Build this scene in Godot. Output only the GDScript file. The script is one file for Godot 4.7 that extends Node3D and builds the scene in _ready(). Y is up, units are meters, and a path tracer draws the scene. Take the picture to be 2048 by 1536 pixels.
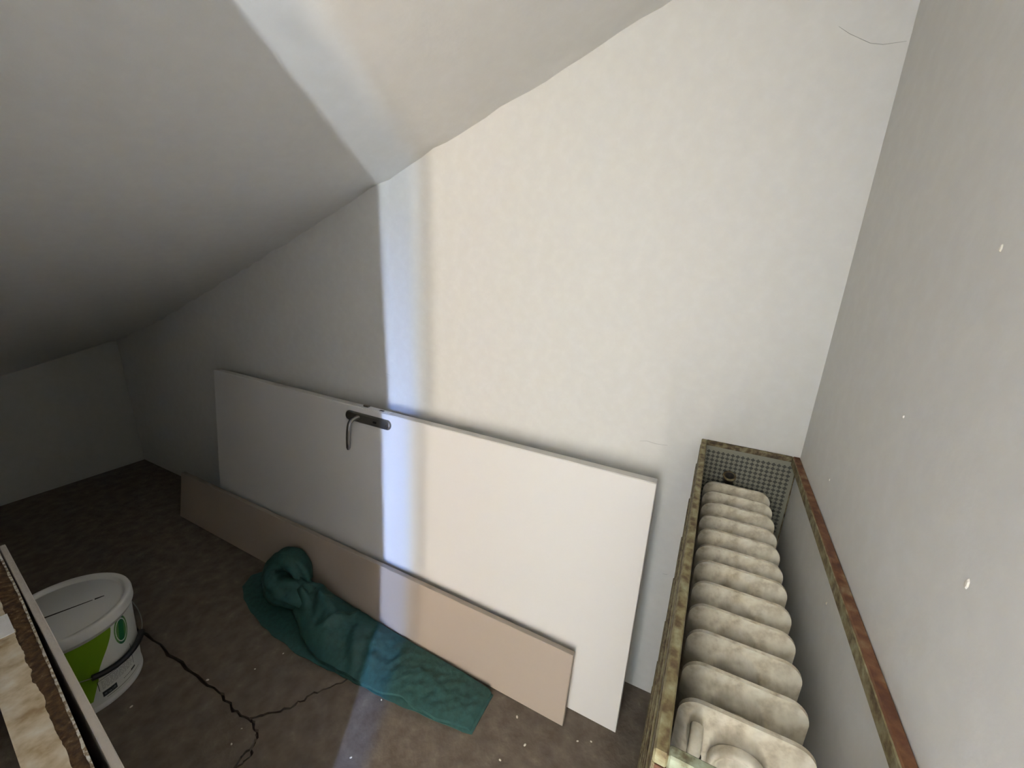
extends Node3D

# ---------------------------------------------------------------- helpers
var rng := RandomNumberGenerator.new()
var names := {}

func numbered(called: String) -> String:
	var n: int = names.get(called, 0)
	names[called] = n + 1
	return called if n == 0 else "%s_%03d" % [called, n]

func sb() -> SurfaceTool:
	var st := SurfaceTool.new()
	st.begin(Mesh.PRIMITIVE_TRIANGLES)
	return st

# a, b, c, d counter-clockwise seen from outside
func quad(st: SurfaceTool, a: Vector3, b: Vector3, c: Vector3, d: Vector3, smooth := false) -> void:
	st.set_smooth_group(0 if smooth else -1)
	for v in [a, c, b, a, d, c]:
		st.add_vertex(v)

func tri(st: SurfaceTool, a: Vector3, b: Vector3, c: Vector3, smooth := false) -> void:
	st.set_smooth_group(0 if smooth else -1)
	for v in [a, c, b]:
		st.add_vertex(v)

# box with chamfered edges, through transform t
func box(st: SurfaceTool, lo: Vector3, hi: Vector3, bev := 0.0, t := Transform3D.IDENTITY) -> void:
	var c := (lo + hi) / 2.0
	var h := (hi - lo) / 2.0
	bev = minf(bev, minf(h.x, minf(h.y, h.z)) * 0.9)
	var ax := [Vector3.RIGHT, Vector3.UP, Vector3.BACK]
	var P := func(sx: float, sy: float, sz: float, k: int) -> Vector3:
		var s := Vector3(sx, sy, sz)
		var p := h - Vector3(bev, bev, bev)
		p[k] = h[k]
		return t * (c + s * p)
	for k in 3:
		var i := (k + 1) % 3
		var j := (k + 2) % 3
		for s in [-1.0, 1.0]:
			var q := []
			for e in [[-1, -1], [1, -1], [1, 1], [-1, 1]]:
				var v := Vector3.ZERO
				v[k] = s
				v[i] = e[0]
				v[j] = e[1]
				q.append(P.call(v.x, v.y, v.z, k))
			if s > 0: quad(st, q[0], q[1], q[2], q[3])
			else: quad(st, q[3], q[2], q[1], q[0])
	if bev <= 0.0: return
	for k in 3:
		var i := (k + 1) % 3
		var j := (k + 2) % 3
		for si in [-1.0, 1.0]:
			for sj in [-1.0, 1.0]:
				var v0 := Vector3.ZERO
				v0[i] = si
				v0[j] = sj
				var v1 := v0
				v0[k] = -1.0
				v1[k] = 1.0
				var a: Vector3 = P.call(v0.x, v0.y, v0.z, i)
				var b: Vector3 = P.call(v1.x, v1.y, v1.z, i)
				var cc: Vector3 = P.call(v1.x, v1.y, v1.z, j)
				var d: Vector3 = P.call(v0.x, v0.y, v0.z, j)
				if si * sj > 0: quad(st, a, d, cc, b)
				else: quad(st, a, b, cc, d)
	for sx in [-1.0, 1.0]:
		for sy in [-1.0, 1.0]:
			for sz in [-1.0, 1.0]:
				var a: Vector3 = P.call(sx, sy, sz, 0)
				var b: Vector3 = P.call(sx, sy, sz, 1)
				var d: Vector3 = P.call(sx, sy, sz, 2)
				if sx * sy * sz > 0: tri(st, a, b, d)
				else: tri(st, a, d, b)

# profile of Vector2(radius, height) from bottom to top, outside walking up
func lathe(st: SurfaceTool, prof: Array, seg: int, t := Transform3D.IDENTITY, smooth := true) -> void:
	for k in prof.size() - 1:
		var p: Vector2 = prof[k]
		var q: Vector2 = prof[k + 1]
		for s in seg:
			var a := TAU * s / seg
			var b := TAU * (s + 1) / seg
			var v := func(r: Vector2, g: float) -> Vector3: return t * Vector3(r.x * cos(g), r.y, -r.x * sin(g))
			var v00: Vector3 = v.call(p, a)
			var v01: Vector3 = v.call(p, b)
			var v11: Vector3 = v.call(q, b)
			var v10: Vector3 = v.call(q, a)
			if p.x < 1e-6: tri(st, v00, v11, v10, smooth)
			elif q.x < 1e-6: tri(st, v00, v01, v10, smooth)
			else: quad(st, v00, v01, v11, v10, smooth)

func frame_at(pts: Array, k: int) -> Basis:
	var d: Vector3 = (pts[mini(k + 1, pts.size() - 1)] - pts[maxi(k - 1, 0)]).normalized()
	var up := Vector3.UP if absf(d.y) < 0.9 else Vector3.BACK
	var x := up.cross(d).normalized()
	return Basis(x, d.cross(x), d)

# round or oval tube along points; r is a number or an array of Vector2
func tube(st: SurfaceTool, pts: Array, r, seg := 10, capped := true) -> void:
	var rings := []
	var last_x := Vector3.ZERO
	for k in pts.size():
		var d: Vector3 = (pts[mini(k + 1, pts.size() - 1)] - pts[maxi(k - 1, 0)]).normalized()
		var x := last_x
		if k == 0:
			x = (Vector3.UP if absf(d.y) < 0.9 else Vector3.BACK).cross(d)
		x = (x - d * x.dot(d)).normalized()
		last_x = x
		var y := d.cross(x)
		var rr: Vector2 = r[k] if r is Array else Vector2(r, r)
		var ring := []
		for s in seg:
			var a := TAU * s / seg
			ring.append(pts[k] + x * cos(a) * rr.x + y * sin(a) * rr.y)
		rings.append(ring)
	for k in pts.size() - 1:
		for s in seg:
			var s2 := (s + 1) % seg
			quad(st, rings[k][s], rings[k][s2], rings[k + 1][s2], rings[k + 1][s], true)
	if capped:
		for s in seg:
			var s2 := (s + 1) % seg
			tri(st, pts[0], rings[0][s2], rings[0][s])
			tri(st, pts[-1], rings[-1][s], rings[-1][s2])

# flat polygon in x-z at height y, facing up or down
func flat_poly(st: SurfaceTool, poly: PackedVector2Array, y: float, up := true) -> void:
	var ids := Geometry2D.triangulate_polygon(poly)
	for k in range(0, ids.size(), 3):
		var a := poly[ids[k]]
		var b := poly[ids[k + 1]]
		var c := poly[ids[k + 2]]
		if ((b - a).cross(c - a) > 0.0) == up:
			var w := b
			b = c
			c = w
		tri(st, Vector3(a.x, y, a.y), Vector3(b.x, y, b.y), Vector3(c.x, y, c.y))

func prism_y(st: SurfaceTool, poly: PackedVector2Array, y0: float, y1: float) -> void:
	flat_poly(st, poly, y1, true)
	flat_poly(st, poly, y0, false)
	var ccw := not Geometry2D.is_polygon_clockwise(poly)
	for k in poly.size():
		var a := poly[k]
		var b := poly[(k + 1) % poly.size()]
		var q := [Vector3(a.x, y0, a.y), Vector3(a.x, y1, a.y), Vector3(b.x, y1, b.y), Vector3(b.x, y0, b.y)]
		if ccw: quad(st, q[0], q[1], q[2], q[3])
		else: quad(st, q[3], q[2], q[1], q[0])

func commit(st: SurfaceTool, m: Material) -> ArrayMesh:
	st.generate_normals()
	var me := st.commit()
	me.surface_set_material(0, m)
	return me

func obj(called: String, st: SurfaceTool, m: Material, parent: Node = self) -> MeshInstance3D:
	var o := MeshInstance3D.new()
	o.name = numbered(called) if parent == self else called
	o.mesh = commit(st, m)
	parent.add_child(o, true)
	return o

func thing(called: String, label: String, category: String, at := Vector3.ZERO, turn := Basis.IDENTITY, group := "") -> Node3D:
	var o := Node3D.new()
	o.name = numbered(called)
	add_child(o)
	o.transform = Transform3D(turn, at)
	tag(o, label, category, group)
	return o

func tag(o: Node, label: String, category: String, group := "") -> void:
	o.set_meta("label", label)
	o.set_meta("category", category)
	if group != "": o.set_meta("group", group)

func struct(called: String, st: SurfaceTool, m: Material, label: String, category: String) -> MeshInstance3D:
	var o := obj(called, st, m)
	o.set_meta("kind", "structure")
	tag(o, label, category)
	return o

# ---------------------------------------------------------------- materials
func noise_image(sd: int, freq: float, oct: int, size := 512, kind := FastNoiseLite.TYPE_SIMPLEX_SMOOTH) -> Image:
	var n := FastNoiseLite.new()
	n.seed = sd
	n.noise_type = kind
	n.frequency = freq
	n.fractal_octaves = oct
	n.fractal_gain = 0.55
	return n.get_seamless_image(size, size)

func ramp_tex(im: Image, stops: Array) -> ImageTexture:
	var g := Gradient.new()
	var off := PackedFloat32Array()
	var col := PackedColorArray()
	for s in stops:
		off.append(s[0])
		col.append(s[1])
	g.offsets = off
	g.colors = col
	var lut := []
	for k in 256: lut.append(g.sample(k / 255.0))
	var out := Image.create(im.get_width(), im.get_height(), false, Image.FORMAT_RGB8)
	for y in im.get_height():
		for x in im.get_width():
			out.set_pixel(x, y, lut[int(clampf(im.get_pixel(x, y).r, 0, 1) * 255.0)])
	return ImageTexture.create_from_image(out)

func bump_tex(im: Image, strength: float) -> ImageTexture:
	var b: Image = im.duplicate()
	b.convert(Image.FORMAT_RGBA8)
	b.bump_map_to_normal_map(strength)
	return ImageTexture.create_from_image(b)

func mat(c: Color, rough := 0.8, metal := 0.0) -> StandardMaterial3D:
	var m := StandardMaterial3D.new()
	m.albedo_color = c
	m.roughness = rough
	m.metallic = metal
	return m

func tri_mat(c: Color, tex: Texture2D, nrm: Texture2D, scale: float, nscale: float, rough := 0.85, world := true) -> StandardMaterial3D:
	var m := mat(c, rough)
	m.uv1_triplanar = true
	m.uv1_world_triplanar = world
	m.uv1_scale = Vector3.ONE * scale
	if tex: m.albedo_texture = tex
	if nrm:
		m.normal_enabled = true
		m.normal_texture = nrm
		m.normal_scale = nscale
	return m

var M := {}

func make_materials() -> void:
	var fine := noise_image(11, 0.035, 5)
	var mid := noise_image(12, 0.012, 5)
	var rough := noise_image(13, 0.02, 6)
	var fine_n := bump_tex(fine, 6.0)
	var mid_n := bump_tex(mid, 8.0)
	var rough_n := bump_tex(rough, 10.0)
	var wall_t := ramp_tex(mid, [[0.0, Color(0.975, 0.972, 0.968)], [0.5, Color(0.985, 0.984, 0.98)], [1.0, Color(1, 1, 0.998)]])
	M.plaster = tri_mat(Color(0.85, 0.846, 0.832), wall_t, fine_n, 3.2, 0.045, 0.9)
	M.knee = tri_mat(Color(0.70, 0.70, 0.68), wall_t, fine_n, 3.2, 0.06, 0.92)  # greyer than the other plaster, to deepen the shade in that corner
	M.ceiling = tri_mat(Color(0.86, 0.857, 0.845), wall_t, fine_n, 3.0, 0.06, 0.92)
	var floor_t := ramp_tex(rough, [[0.0, Color(0.38, 0.34, 0.30)], [0.35, Color(0.425, 0.385, 0.345)], [0.55, Color(0.45, 0.41, 0.37)], [0.75, Color(0.475, 0.435, 0.39)], [1.0, Color(0.55, 0.515, 0.475)]])
	M.concrete = tri_mat(Color(0.93, 0.92, 0.90), floor_t, rough_n, 1.3, 0.22, 0.9)
	M.crack = mat(Color(0.17, 0.13, 0.105), 1.0)
	M.door = tri_mat(Color(0.855, 0.845, 0.83), null, fine_n, 2.0, 0.03, 0.5, false)
	M.door_edge = mat(Color(0.84, 0.83, 0.81), 0.6)
	M.taupe = tri_mat(Color(0.665, 0.61, 0.555), null, fine_n, 2.0, 0.04, 0.55, false)
	M.taupe_edge = mat(Color(0.62, 0.58, 0.53), 0.7)
	M.steel = mat(Color(0.50, 0.49, 0.47), 0.32, 0.85)
	M.dark = mat(Color(0.03, 0.03, 0.03), 0.8)
	M.brass = mat(Color(0.45, 0.42, 0.36), 0.4, 0.8)
	var cloth_n := bump_tex(noise_image(14, 0.03, 4, 512, FastNoiseLite.TYPE_SIMPLEX), 7.0)
	var cloth_t := ramp_tex(fine, [[0.0, Color(0.12, 0.255, 0.24)], [0.5, Color(0.145, 0.30, 0.285)], [1.0, Color(0.18, 0.345, 0.33)]])
	M.cloth = tri_mat(Color(1, 1, 1), cloth_t, cloth_n, 2.0, 0.16, 0.6, false)
	var rad_t := ramp_tex(rough, [[0.0, Color(0.62, 0.58, 0.50)], [0.32, Color(0.79, 0.755, 0.68)], [0.5, Color(0.87, 0.845, 0.78)], [0.7, Color(0.91, 0.89, 0.83)], [1.0, Color(0.95, 0.94, 0.90)]])
	M.radiator = tri_mat(Color(1.0, 1.0, 0.99), rad_t, rough_n, 3.0, 0.22, 0.75)
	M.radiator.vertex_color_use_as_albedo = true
	var olive_t := ramp_tex(rough, [[0.0, Color(0.26, 0.18, 0.10)], [0.30, Color(0.40, 0.34, 0.23)], [0.45, Color(0.50, 0.45, 0.32)], [0.68, Color(0.57, 0.55, 0.43)], [1.0, Color(0.70, 0.72, 0.62)]])
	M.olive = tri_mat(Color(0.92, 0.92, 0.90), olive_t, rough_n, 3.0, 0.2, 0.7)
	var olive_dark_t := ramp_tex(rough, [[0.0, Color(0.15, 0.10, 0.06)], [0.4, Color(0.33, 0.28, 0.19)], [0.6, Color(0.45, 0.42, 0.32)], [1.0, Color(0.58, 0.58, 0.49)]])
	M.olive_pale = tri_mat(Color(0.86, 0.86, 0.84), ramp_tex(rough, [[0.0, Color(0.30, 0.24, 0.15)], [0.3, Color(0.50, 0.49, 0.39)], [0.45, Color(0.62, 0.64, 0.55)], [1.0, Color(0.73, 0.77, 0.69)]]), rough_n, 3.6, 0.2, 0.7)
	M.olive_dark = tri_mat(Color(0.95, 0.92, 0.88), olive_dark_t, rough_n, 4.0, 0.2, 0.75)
	M.grille = tri_mat(Color(0.49, 0.485, 0.43), null, fine_n, 6.0, 0.2, 0.7)
	var rust_t := ramp_tex(rough, [[0.0, Color(0.22, 0.12, 0.07)], [0.4, Color(0.35, 0.21, 0.12)], [0.6, Color(0.42, 0.28, 0.17)], [0.8, Color(0.48, 0.38, 0.27)], [1.0, Color(0.58, 0.53, 0.43)]])
	M.hole_shade = mat(Color(0.30, 0.30, 0.28), 0.95)  # dark grey in place of the shade behind the perforations
	M.rust = tri_mat(Color(1, 1, 1), rust_t, rough_n, 2.4, 0.2, 0.8)
	M.cream = tri_mat(Color(1, 1, 1), ramp_tex(rough, [[0.0, Color(0.60, 0.50, 0.36)], [0.3, Color(0.74, 0.67, 0.55)], [0.55, Color(0.82, 0.76, 0.66)], [1.0, Color(0.90, 0.88, 0.83)]]), fine_n, 2.0, 0.08, 0.6)
	M.raw_wood = tri_mat(Color(1, 1, 1), ramp_tex(rough, [[0.0, Color(0.16, 0.10, 0.05)], [0.45, Color(0.30, 0.215, 0.13)], [0.7, Color(0.38, 0.29, 0.19)], [1.0, Color(0.62, 0.56, 0.46)]]), rough_n, 6.0, 0.6, 0.9)
	M.chipped = tri_mat(Color(1, 1, 1), ramp_tex(rough, [[0.0, Color(0.36, 0.27, 0.18)], [0.42, Color(0.55, 0.49, 0.40)], [0.5, Color(0.77, 0.75, 0.70)], [1.0, Color(0.84, 0.83, 0.80)]]), rough_n, 8.0, 0.5, 0.8)
	M.plank = tri_mat(Color(0.74, 0.71, 0.67), wall_t, fine_n, 4.0, 0.25, 0.8)
	M.painted_daylight = tri_mat(Color(0.96, 0.96, 0.96), wall_t, fine_n, 8.0, 0.2, 0.6)  # white standing in for a spot of daylight on the panel top
	M.dark_iron = mat(Color(0.20, 0.18, 0.15), 0.6, 0.3)
	M.bucket = mat(Color(0.83, 0.83, 0.81), 0.5)
	M.black = mat(Color(0.035, 0.04, 0.042), 0.5)
	M.wire = mat(Color(0.55, 0.56, 0.53), 0.4, 0.6)
	M.old_plaster = mat(Color(0.55, 0.55, 0.53), 0.95)
	M.crumb = mat(Color(0.85, 0.83, 0.78), 0.9)
	M.frame_white = mat(Color(0.9, 0.9, 0.9), 0.5)
	var gl := mat(Color(1, 1, 1, 0.06), 0.02)
	gl.transparency = BaseMaterial3D.TRANSPARENCY_ALPHA
	M.glass = gl

# ---------------------------------------------------------------- geometry of the place
const XL := -3.6        # inner face of the low knee wall
const XR := 0.257       # inner face of the right wall

var cn := FastNoiseLite.new()
func ceil_y(x: float, z: float) -> float:
	var y := 1.829 + 0.3838 * (x + 1.0)
	var k := exp(-maxf(x - XL, 0.0) / 0.42)
	y += k * (0.058 - 0.24 * clampf(z, -0.1, 1.0))
	y += cn.get_noise_2d(x * 100.0, z * 100.0) * (0.004 + 0.008 * exp(-absf(z) / 0.06))
	return y

func area_light(called: String, at: Vector3, size: Vector2, energy: float, c: Color) -> AreaLight3D:
	var l := AreaLight3D.new()
	l.name = called
	l.position = at
	l.area_size = size
	l.light_energy = energy
	l.light_color = c
	l.shadow_enabled = true
	l.area_range = 30.0
	add_child(l)
	return l

func _ready() -> void:
	rng.seed = 7
	cn.seed = 5
	cn.frequency = 0.06
	cn.fractal_octaves = 3
	# ---- camera
	var cam := Camera3D.new()
	cam.name = "camera"
	cam.fov = 85.862
	cam.near = 0.02
	cam.transform = Transform3D(Basis.from_euler(Vector3(-0.288618, 0.455717, 0.040843)), Vector3(0, 1.5, 1.2647))
	add_child(cam)
	cam.current = true
	# ---- sky and exposure
	var we := WorldEnvironment.new()
	we.name = "environment"
	var env := Environment.new()
	var sky := Sky.new()
	var sm := ProceduralSkyMaterial.new()
	sm.sky_top_color = Color(0.35, 0.52, 0.85)
	sm.sky_horizon_color = Color(0.75, 0.82, 0.92)
	sm.ground_bottom_color = Color(0.35, 0.32, 0.28)
	sm.ground_horizon_color = Color(0.6, 0.6, 0.6)
	sky.sky_material = sm
	env.sky = sky
	env.background_mode = Environment.BG_SKY
	env.background_energy_multiplier = 1.0
	env.tonemap_mode = Environment.TONE_MAPPER_LINEAR
	env.tonemap_exposure = 1.06
	env.sdfgi_enabled = true
	env.ssao_enabled = true
	env.ssil_enabled = true
	we.environment = env
	add_child(we)
	# ---- warm daylight from an unseen opening behind; neutral area light added to balance it
	area_light("daylight_warm", Vector3(0.245, 1.0, 3.06), Vector2(0.28, 1.8), 20.0, Color(1.0, 0.945, 0.86)).rotation.y = PI / 2
	area_light("fill_light_neutral", Vector3(-0.06, 1.0, 3.77), Vector2(0.46, 1.8), 1.2, Color(0.86, 0.97, 1.0))
	# ---- blue and pale area lights added behind a made-up slit for the cool strip
	area_light("strip_light_blue", Vector3(1.147, 2.3, 3.97), Vector2(0.586, 0.5), 500.0, Color(0.50, 0.66, 1.0))
	area_light("strip_light_pale", Vector3(1.137, 0.75, 3.97), Vector2(0.606, 1.1), 280.0, Color(0.90, 0.94, 0.98))

	make_materials()
	build_shell()
	build_floor()
	build_door()
	build_board()
	build_cloth()
	build_radiator()
	build_cover()
	build_bucket()
	build_foreground()
	build_details()

# ---------------------------------------------------------------- room
func wall_prism(st: SurfaceTool, x0: float, x1: float, z0: float, z1: float) -> void:
	# wall standing under the sloping ceiling, its top running a little into it
	var n := maxi(1, int(absf(x1 - x0) / 0.2))
	for k in n:
		var a := lerpf(x0, x1, float(k) / n)
		var b := lerpf(x0, x1, float(k + 1) / n)
		var ya := 1.829 + 0.3838 * (a + 1.0) + 0.11
		var yb := 1.829 + 0.3838 * (b + 1.0) + 0.11
		quad(st, Vector3(a, 0, z1), Vector3(b, 0, z1), Vector3(b, yb, z1), Vector3(a, ya, z1))
		quad(st, Vector3(b, 0, z0), Vector3(a, 0, z0), Vector3(a, ya, z0), Vector3(b, yb, z0))
		quad(st, Vector3(a, ya, z1), Vector3(b, yb, z1), Vector3(b, yb, z0), Vector3(a, ya, z0))
		quad(st, Vector3(a, 0, z0), Vector3(b, 0, z0), Vector3(b, 0, z1), Vector3(a, 0, z1))
	var y0 := 1.829 + 0.3838 * (x0 + 1.0) + 0.11
	var y1 := 1.829 + 0.3838 * (x1 + 1.0) + 0.11
	quad(st, Vector3(x0, 0, z0), Vector3(x0, 0, z1), Vector3(x0, y0, z1), Vector3(x0, y0, z0))
	quad(st, Vector3(x1, 0, z1), Vector3(x1, 0, z0), Vector3(x1, y1, z0), Vector3(x1, y1, z1))

func build_shell() -> void:
	# ceiling
	var xs := []
	var zs := []
	var x := XL - 0.15
	while x < 2.1:
		xs.append(x)
		x += 0.05 if x < 0.4 else 0.3
	var z := -0.2
	while z < 4.4:
		zs.append(z)
		z += 0.02 if z < 0.1 and z > -0.03 else (0.05 if z < 1.2 else 0.3)
	var st := sb()
	var up := Vector3(0, 0.14, 0)
	for i in xs.size() - 1:
		for j in zs.size() - 1:
			var q := []
			for e in [[0, 0], [1, 0], [1, 1], [0, 1]]:
				q.append(Vector3(xs[i + e[0]], ceil_y(xs[i + e[0]], zs[j + e[1]]), zs[j + e[1]]))
			quad(st, q[0], q[1], q[2], q[3], true)
			if i % 4 == 0 and j % 4 == 0 or true:
				quad(st, q[3] + up, q[2] + up, q[1] + up, q[0] + up, true)
	struct("ceiling", st, M.ceiling, "sloping white plastered underside of the roof with a soft band of daylight", "ceiling")
	# back (gable) wall
	st = sb()
	wall_prism(st, XL - 0.15, XR + 0.12, -0.2, 0.0)
	struct("wall_back", st, M.plaster, "white plastered gable wall behind the leaning door and the radiator", "wall")
	# knee wall
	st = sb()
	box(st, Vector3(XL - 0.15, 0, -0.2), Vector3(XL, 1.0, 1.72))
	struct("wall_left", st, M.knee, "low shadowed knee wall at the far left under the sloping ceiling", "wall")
	# right wall, thinner behind the camera, with a slit added for the light strip
	st = sb()
	wall_prism(st, XR, XR + 0.12, -0.2, 2.6)
	wall_prism(st, XR, XR + 0.02, 2.6, 2.715)
	wall_prism(st, XR, XR + 0.02, 2.79, 2.84)
	wall_prism(st, XR, XR + 0.02, 3.36, 3.92)
	box(st, Vector3(XR, 1.95, 2.71), Vector3(XR + 0.02, 2.45, 3.36))
	struct("wall_right", st, M.plaster, "greyish white plastered wall beside the uncovered radiator", "wall")
	# wall behind the camera with the opening the light comes through
	st = sb()
	wall_prism(st, XL - 0.15, -0.348, 1.6, 1.72)
	struct("wall_front", st, M.plaster, "partition behind the camera whose edge cuts off the daylight", "wall")
	st = sb()
	wall_prism(st, -1.72, -1.6, 1.72, 3.92)
	struct("wall_left_hall", st, M.plaster, "left wall of the hall behind the camera", "wall")
	st = sb()
	wall_prism(st, -1.72, -0.32, 3.8, 3.92)
	wall_prism(st, 0.20, XR, 3.8, 3.92)
	box(st, Vector3(-0.32, 1.95, 3.8), Vector3(0.20, 2.5, 3.92))
	struct("wall_rear", st, M.plaster, "far wall of the hall behind the camera with an added glazed opening", "wall")
	st = sb()
	wall_prism(st, XR + 0.02, 1.72, 2.5, 2.6)  # light well added out of view to shape the cool light strip
	struct("added_wall_front", st, M.plaster, "near wall of the added light well beside the hall", "wall")
	st = sb()
	wall_prism(st, 1.6, 1.72, 2.6, 4.12)
	struct("added_wall_right", st, M.plaster, "right wall of the added light well beside the hall", "wall")
	st = sb()
	wall_prism(st, XR, 0.64, 4.0, 4.12)
	wall_prism(st, 1.48, 1.72, 4.0, 4.12)
	wall_prism(st, XR, XR + 0.02, 3.92, 4.0)
	box(st, Vector3(0.64, 0, 4.0), Vector3(1.48, 0.2, 4.12))
	box(st, Vector3(0.64, 2.6, 4.0), Vector3(1.48, 2.8, 4.12))
	struct("added_wall_rear", st, M.plaster, "end wall of the added light well beside the hall with its added window", "wall")
	# unseen glazed openings behind the camera; the first two added to shape the light
	for w in [["window_1", -0.32, 0.20, 0.0, 1.95, 3.83, 0], ["window_2", 0.64, 1.48, 0.2, 2.6, 4.03, 0], ["window_3", 2.84, 3.36, 0.0, 1.95, 0.262, 1]]:
		st = sb()
		var f := 0.035
		var t := Transform3D.IDENTITY
		var dp := 0.05
		if w[6] == 1:
			t = Transform3D(Basis(Vector3(0, 0, 1), Vector3.UP, Vector3(-1, 0, 0)), Vector3(2 * XR + 0.02, 0, 0))
			dp = 0.014
		box(st, Vector3(w[1], w[3], w[5]), Vector3(w[1] + f, w[4], w[5] + dp), 0.003, t)
		box(st, Vector3(w[2] - f, w[3], w[5]), Vector3(w[2], w[4], w[5] + dp), 0.003, t)
		box(st, Vector3(w[1] + f, w[3], w[5]), Vector3(w[2] - f, w[3] + f, w[5] + dp), 0.003, t)
		box(st, Vector3(w[1] + f, w[4] - f, w[5]), Vector3(w[2] - f, w[4], w[5] + dp), 0.003, t)
		var o := struct(w[0], st, M.frame_white, "white window frame behind the camera that lets the daylight in " + {"window_1": "through an added opening in the far hall wall", "window_2": "at the end of the added light well", "window_3": "through the hall's right wall"}[w[0]], "window")
		st = sb()
		box(st, Vector3(w[1] + f, w[3] + f, w[5] + dp * 0.4), Vector3(w[2] - f, w[4] - f, w[5] + dp * 0.5), 0.0, t)
		obj("pane", st, M.glass, o)

# ---------------------------------------------------------------- floor with its cracks
func crack_poly(pts: Array, w0: float, w1: float, sub: int, sd: int) -> PackedVector2Array:
	var r := RandomNumberGenerator.new()
	r.seed = sd
	var line := []
	for k in pts.size() - 1:
		for s in sub:
			var p: Vector2 = pts[k].lerp(pts[k + 1], float(s) / sub)
			if s > 0: p += Vector2(r.randf_range(-1, 1), r.randf_range(-1, 1)) * 0.006
			line.append(p)
	line.append(pts[-1])
	var left := []
	var right := []
	for k in line.size():
		var d: Vector2 = (line[mini(k + 1, line.size() - 1)] - line[maxi(k - 1, 0)]).normalized()
		var n := Vector2(-d.y, d.x)
		var w := lerpf(w0, w1, float(k) / (line.size() - 1)) * r.randf_range(0.65, 1.35) / 2.0
		left.append(line[k] + n * w)
		right.push_front(line[k] - n * w)
	return PackedVector2Array(left + right)

func build_floor() -> void:
	var poly := PackedVector2Array([Vector2(XL - 0.15, -0.2), Vector2(0.377, -0.2), Vector2(0.377, 1.5), Vector2(XL - 0.15, 1.5)])
	var cuts := [
		crack_poly([Vector2(-2.0, 0.745), Vector2(-1.942, 0.737), Vector2(-1.713, 0.736), Vector2(-1.523, 0.738), Vector2(-1.36, 0.734), Vector2(-1.275, 0.744), Vector2(-1.184, 0.738), Vector2(-1.128, 0.748), Vector2(-1.10, 0.775), Vector2(-1.092, 0.83), Vector2(-1.02, 1.1), Vector2(-0.9, 1.52)], 0.010, 0.007, 5, 3),
		crack_poly([Vector2(-1.186, 0.737), Vector2(-1.137, 0.689), Vector2(-1.093, 0.637), Vector2(-1.077, 0.589), Vector2(-1.038, 0.537), Vector2(-1.004, 0.477), Vector2(-0.99, 0.44)], 0.008, 0.004, 5, 4),
		crack_poly([Vector2(-1.103, 0.77), Vector2(-1.077, 0.80), Vector2(-1.085, 0.84), Vector2(-1.07, 0.90), Vector2(-1.05, 1.0)], 0.008, 0.004, 4, 5)]
	var polys := [poly]
	for c in cuts:
		var next := []
		for p in polys:
			for q in Geometry2D.clip_polygons(p, c):
				if not Geometry2D.is_polygon_clockwise(q): next.append(q)
		polys = next
	var st := sb()
	for p in polys:
		if p.size() > 2: prism_y(st, p, -0.014, 0.0)
	var o := struct("floor", st, M.concrete, "cracked brownish bare concrete floor of the attic store", "floor")
	st = sb()
	box(st, Vector3(XL - 0.15, -0.12, -0.2), Vector3(0.377, -0.0141, 1.5))
	obj("crack_bed", st, M.crack, o)
	st = sb()
	box(st, Vector3(-1.75, -0.12, 1.5), Vector3(1.72, 0.0, 4.12))
	struct("floor_hall", st, M.concrete, "bare concrete floor of the hall behind the camera", "floor")

# ---------------------------------------------------------------- leaning door
func lean(x: float, zf: float, th: float, yaw: float, thick: float) -> Transform3D:
	# x right to left along the door, y up its width, z out of its face; origin at the right end of its lowest (back) edge
	var u := Vector3(-cos(yaw), 0, sin(yaw))
	var n := Vector3(-sin(yaw), 0, -cos(yaw))
	var w := Vector3(0, cos(th), 0) + n * sin(th)
	var out := u.cross(w).normalized()
	if out.z < 0: out = -out
	var front := Vector3(x, 0, zf)
	var back := front - out * thick
	front.y -= back.y
	return Transform3D(Basis(u, w, out), front)

func rounded_plate(st: SurfaceTool, t: Transform3D, cx: float, cy: float, hl: float, hw: float, z0: float, z1: float, bev: float) -> void:
	var ring := func(k: float, z: float) -> Array:
		var a := []
		for s in 32:
			var g := TAU * s / 32
			var r := hw - k
			a.append(t * Vector3(cx + r * cos(g) + (hl - hw) * (1.0 if cos(g) > 0 else -1.0), cy + r * sin(g), z))
		return a
	var rr := [ring.call(0.0, z0), ring.call(0.0, z1 - bev), ring.call(bev * 0.4, z1 - bev * 0.35), ring.call(bev, z1)]
	for k in 3:
		for s in 32:
			quad(st, rr[k][s], rr[k + 1][s], rr[k + 1][(s + 1) % 32], rr[k][(s + 1) % 32], false)
	var c := t * Vector3(cx, cy, z1)
	for s in 32: tri(st, c, rr[3][(s + 1) % 32], rr[3][s])

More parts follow.
